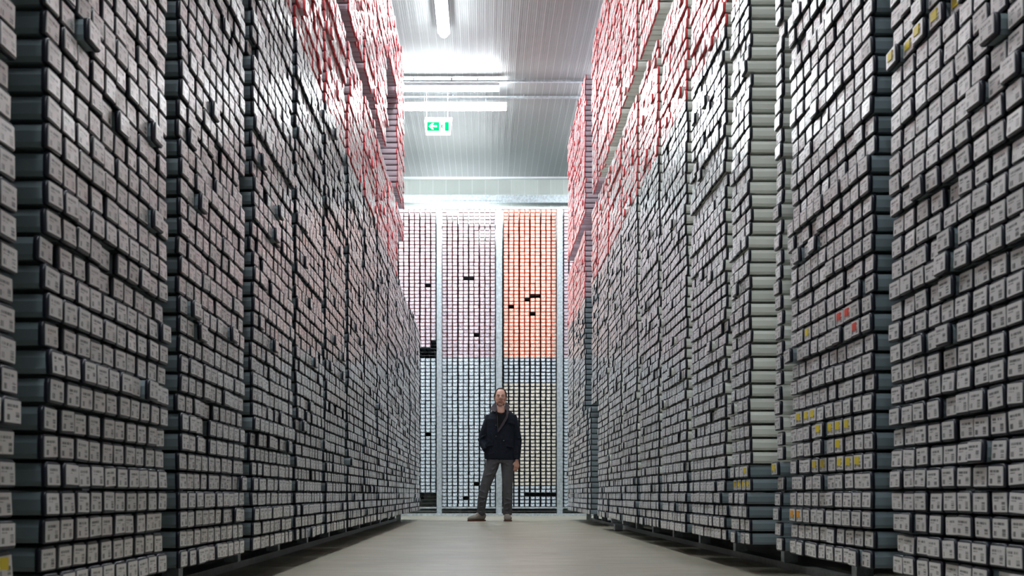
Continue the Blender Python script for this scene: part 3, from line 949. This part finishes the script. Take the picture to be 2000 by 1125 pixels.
# trousers
bm = bmesh.new()
loft(bm, [((cx - 0.01, 14.955, 0.98), 0.175, 0.115), ((cx - 0.012, 14.955, 0.88), 0.185, 0.125, 2.3), ((cx - 0.008, 14.955, 0.815), 0.182, 0.120, 2.3)], 28)
loft(bm, [((0.130, 14.955, 0.90), 0.098, 0.115), ((0.098, 14.95, 0.77), 0.096, 0.108), ((0.052, 14.94, 0.63), 0.084, 0.092), ((0.004, 14.93, 0.49), 0.071, 0.078),
          ((-0.020, 14.935, 0.40), 0.068, 0.074), ((-0.042, 14.955, 0.26), 0.063, 0.070), ((-0.055, 14.97, 0.15), 0.058, 0.066), ((-0.058, 14.975, 0.085), 0.060, 0.070)], 22)
loft(bm, [((0.316, 14.955, 0.90), 0.098, 0.115), ((0.316, 14.95, 0.77), 0.092, 0.106), ((0.318, 14.935, 0.63), 0.080, 0.090), ((0.318, 14.925, 0.49), 0.072, 0.078),
          ((0.320, 14.93, 0.40), 0.069, 0.074), ((0.320, 14.95, 0.26), 0.066, 0.070), ((0.318, 14.965, 0.15), 0.062, 0.066), ((0.318, 14.97, 0.085), 0.064, 0.070)], 22)
# folds
for x, z, s, wd in ((-0.02, 0.41, -0.35, 0.06), (0.0, 0.52, 0.25, 0.06), (-0.045, 0.20, 0.3, 0.05), (-0.052, 0.13, -0.2, 0.05), (0.32, 0.40, 0.3, 0.055), (0.32, 0.31, -0.3, 0.05), (0.32, 0.18, 0.25, 0.05), (0.318, 0.12, -0.2, 0.05), (0.10, 0.72, 0.5, 0.07), (0.13, 0.80, 0.3, 0.07), (0.31, 0.79, -0.35, 0.06), (0.03, 0.58, 0.35, 0.06), (0.06, 0.65, 0.3, 0.06), (-0.03, 0.33, -0.3, 0.05), (-0.04, 0.27, 0.25, 0.05), (0.32, 0.46, -0.3, 0.05), (0.32, 0.54, 0.2, 0.05), (0.32, 0.25, 0.25, 0.05)):
    y_ = 14.940 - (0.078 if z < 0.6 else 0.096)
    c_ = Vector((x, y_, z)); d_ = Vector((math.cos(s), 0, math.sin(s)))
    loft(bm, [(c_ - d_ * wd + Vector((0, 0.022, 0)), 0.005, 0.006), (c_ + Vector((0, -0.004, 0)), 0.013, 0.014), (c_ + d_ * wd + Vector((0, 0.022, 0)), 0.004, 0.004)], 8, sidevec=(0, 0, 1))
tr = part('trousers', bm, M['trouser']); remesh(tr, 0.008, 4, 0.5)

# jacket
bm = bmesh.new()
loft(bm, [((cx - 0.018, 14.95, 0.862), 0.212, 0.135, 2.3), ((cx - 0.015, 14.95, 0.93), 0.220, 0.142, 2.3), ((cx - 0.010, 14.95, 1.05), 0.214, 0.140, 2.3), ((cx - 0.002, 14.95, 1.18), 0.206, 0.138, 2.3),
          ((cx + 0.004, 14.955, 1.32), 0.212, 0.140, 2.3), ((cx + 0.004, 14.96, 1.42), 0.214, 0.132, 2.4), ((cx + 0.004, 14.962, 1.48), 0.198, 0.115, 2.3), ((cx, 14.965, 1.525), 0.150, 0.098), ((cx, 14.975, 1.545), 0.110, 0.080)], 32)
def sleeve(sh, el, wr, cuff=True):
    loft(bm, [(sh + Vector((0.02 if sh.x < 0.2 else -0.02, 0, 0.012)), 0.066, 0.072), (sh + Vector((0, 0, -0.05)), 0.070, 0.078), (sh.lerp(el, 0.55), 0.064, 0.070), (el, 0.060, 0.062), (el.lerp(wr, 0.5), 0.054, 0.056), (wr, 0.047, 0.048)], 18)
sleeve(Vector((0.062, 14.96, 1.468)), Vector((-0.038, 14.98, 1.13)), Vector((0.018, 14.87, 0.995)))
sleeve(Vector((0.395, 14.96, 1.468)), Vector((0.460, 14.965, 1.13)), Vector((0.447, 14.915, 0.862)))
# folds of the sleeves and body
for c_, d_, rr in (((-0.055, 14.92, 1.13), (0.05, -0.02, -0.03), 0.014), ((-0.03, 14.905, 1.18), (0.05, 0, 0.035), 0.012), ((0.01, 14.84, 1.02), (0.05, -0.01, 0.03), 0.014), ((0.475, 14.905, 1.16), (0.045, 0, 0.02), 0.012),
                   ((0.47, 14.895, 1.07), (0.045, 0, -0.02), 0.012), ((0.455, 14.875, 0.95), (0.04, 0, 0.015), 0.010), ((0.12, 14.822, 0.95), (0.07, 0, 0.03), 0.012), ((0.30, 14.822, 0.98), (0.06, 0, 0.05), 0.010)):
    c_, d_ = Vector(c_), Vector(d_)
    loft(bm, [(c_ - d_ + Vector((0, 0.02, 0)), 0.004, 0.004), (c_, rr, rr), (c_ + d_ + Vector((0, 0.02, 0)), 0.004, 0.004)], 8, sidevec=(0, 0, 1))
jk = part('jacket', bm, M['jacket']); remesh(jk, 0.008, 4, 0.5)

def patch(name, pts, thick, mt, parent):
    """a piece lying on the front of the jacket: outline in (x, z) with its own y per point"""
    bm = bmesh.new()
    a = [bm.verts.new((x, y, z)) for x, y, z in pts]; b = [bm.verts.new((x, y + thick, z)) for x, y, z in pts]
    bm.faces.new(a); bm.faces.new(b[::-1])
    n = len(pts)
    for i in range(n): bm.faces.new((a[i], a[(i + 1) % n], b[(i + 1) % n], b[i]))
    bmesh.ops.triangulate(bm, faces=[f for f in bm.faces if len(f.verts) > 4])
    return part(name, bm, mt, parent, smooth=False)
Q = lambda px, py, y: ((px - VX) * K, y, H + (VY - py) * K)
patch('shirt', [Q(968, 802, 14.850), Q(972, 806, 14.836), Q(979, 808.5, 14.828), Q(984, 807, 14.834), Q(989, 802, 14.850), Q(991, 812, 14.812), Q(982, 828, 14.802), Q(972.5, 842, 14.800), Q(970, 828, 14.802), Q(968, 812, 14.812)], 0.03, M['shirt'], None)
patch('lapel', [Q(989, 801, 14.860), Q(994, 806, 14.830), Q(991, 818, 14.800), Q(983, 832, 14.796), Q(973.5, 845, 14.796), Q(972, 841, 14.798), Q(981, 826, 14.798), Q(988.5, 812, 14.803)], 0.014, M['lining'], jk)
patch('zip', [Q(970.2, 812, 14.802), Q(971.2, 812, 14.802), Q(973, 845, 14.796), Q(972, 845, 14.796)], 0.01, M['collar'], jk)
patch('front_edge', [Q(972.0, 845, 14.797), Q(973.6, 845, 14.797), Q(975.5, 900, 14.800), Q(974.0, 900, 14.800)], 0.014, M['jacket'], jk)
patch('chest_flap', [Q(992, 822, 14.806), Q(1005, 825, 14.835), Q(1005, 829, 14.833), Q(992, 827, 14.803)], 0.02, M['jacket'], jk)
for px, py in ((983.5, 861.5), (968.5, 853), (968.5, 832)):
    bm = bmesh.new(); q = Q(px, py, 14.800)
    ball(bm, q, (0.0085, 0.008, 0.0085)); part('button', bm, M['button'] if px > 980 else M['collar'], jk)
# lower pocket flaps
patch('pocket_flap', [Q(948, 868, 14.835), Q(962, 866, 14.806), Q(962, 871, 14.803), Q(948, 873, 14.832)], 0.02, M['jacket'], jk)
patch('pocket_flap', [Q(988, 868, 14.806), Q(1002, 870, 14.828), Q(1002, 875, 14.826), Q(988, 873, 14.803)], 0.02, M['jacket'], jk)
# standing collar, open at the front
bm = bmesh.new()
n = 26
def coll(a, lv):
    # a: from front-left round the back to front-right
    rx = 0.088 + 0.022 * lv; ry = 0.082 + 0.016 * lv
    front = abs(a - math.pi) / math.pi
    z = 1.520 + (0.105 - 0.060 * front ** 2) * lv - 0.050 * front ** 3
    return Vector((cx - 0.003 + rx * math.sin(a) * -1, 14.962 + ry * -math.cos(a), z))
outs, ins = [], []
for k in range(n + 1):
    a = 0.62 + (2 * math.pi - 1.24) * k / n
    row_ = [coll(a, 0), coll(a, 0.5) , coll(a, 1.0)]
    cen = Vector((cx, 14.962, 0))
    def inn(p): d = Vector((p.x - cen.x, p.y - cen.y, 0)).normalized(); return p - d * 0.012
    outs.append([bm.verts.new(q) for q in row_]); ins.append([bm.verts.new(inn(q)) for q in row_])
for k in range(n):
    for j in range(2):
        bm.faces.new((outs[k][j], outs[k + 1][j], outs[k + 1][j + 1], outs[k][j + 1]))
        bm.faces.new((ins[k][j + 1], ins[k + 1][j + 1], ins[k + 1][j], ins[k][j]))
    bm.faces.new((outs[k][2], outs[k + 1][2], ins[k + 1][2], ins[k][2]))
for q in (0, n):
    for j in range(2): bm.faces.new((outs[q][j], outs[q][j + 1], ins[q][j + 1], ins[q][j]))
part('collar', bm, M['collar'], jk)
# collar flaps folded out over the shoulders
patch('collar_flap', [Q(956, 800.5, 14.895), Q(961, 793, 14.91), Q(966, 787.5, 14.905), Q(970, 793, 14.875), Q(970, 802, 14.845), Q(967, 805.5, 14.838)], 0.014, M['collar'], jk)
patch('collar_flap', [Q(987.5, 785, 14.905), Q(993, 788, 14.91), Q(996, 796, 14.905), Q(993, 802, 14.865), Q(989.5, 804, 14.838), Q(985.5, 796, 14.873)], 0.014, M['collar'], jk)

# shoes
def shoe(ank, dirv, length=0.285, wd=0.050):
    d = Vector(dirv).normalized(); s = Vector((-d.y, d.x, 0))
    heel = Vector((ank.x, ank.y, 0)) - d * 0.075
    bm = bmesh.new()
    for (t0, w0, h0) in ():
        pass
    secs = [(0.0, 0.030, 0.045, 0), (0.03, 0.041, 0.055, 0), (0.08, 0.045, 0.056, 0), (0.13, 0.048, 0.046, 0), (0.18, 0.056, 0.036, 0), (0.23, 0.057, 0.029, 0), (0.265, 0.044, 0.023, 0), (length, 0.020, 0.014, 0)]
    loft(bm, [(heel + d * t + Vector((0, 0, 0.014 + hh)), w_, hh, 2.4) for t, w_, hh, _ in secs], 18, sidevec=s)
    loft(bm, [(heel + d * 0.055 + Vector((0, 0, 0.05)), 0.042, 0.050), (heel + d * 0.065 + Vector((0, 0, 0.115)), 0.040, 0.046)], 16, sidevec=s)
    up = part('shoe', bm, M['suede']); remesh(up, 0.006, 3)
    bm = bmesh.new()
    out = []
    ctrl = [(-0.006, 0.0), (0.0, 0.026), (0.03, 0.042), (0.08, 0.045), (0.13, 0.047), (0.18, 0.056), (0.23, 0.058), (0.268, 0.045), (length - 0.002, 0.024), (length + 0.006, 0.0)]
    for t, w_ in ctrl:
        out.append((t, w_))
    pts = [heel + d * t + s * w_ for t, w_ in out] + [heel + d * t - s * w_ for t, w_ in out[-2:0:-1]]
    a = [bm.verts.new(q + Vector((0, 0, 0.0))) for q in pts]; b = [bm.verts.new(q + Vector((0, 0, 0.021))) for q in pts]
    bm.faces.new(a[::-1]); bm.faces.new(b)
    for i in range(len(pts)): bm.faces.new((a[i], a[(i + 1) % len(pts)], b[(i + 1) % len(pts)], b[i]))
    part('sole', bm, M['sole'], up, smooth=False)
    bm = bmesh.new()
    for k in range(4):
        t = 0.105 + k * 0.022; z = 0.122 - k * 0.012
        tube_into(bm, heel + d * t - s * 0.022 + Vector((0, 0, z)), heel + d * (t + 0.008) + s * 0.022 + Vector((0, 0, z)), 0.0062)
    part('laces', bm, M['lace'], up)
shoe(Vector((-0.062, 14.965, 0.0)), (-0.80, -0.60, 0))
shoe(Vector((0.312, 14.97, 0.0)), (0.06, -1.0, 0))
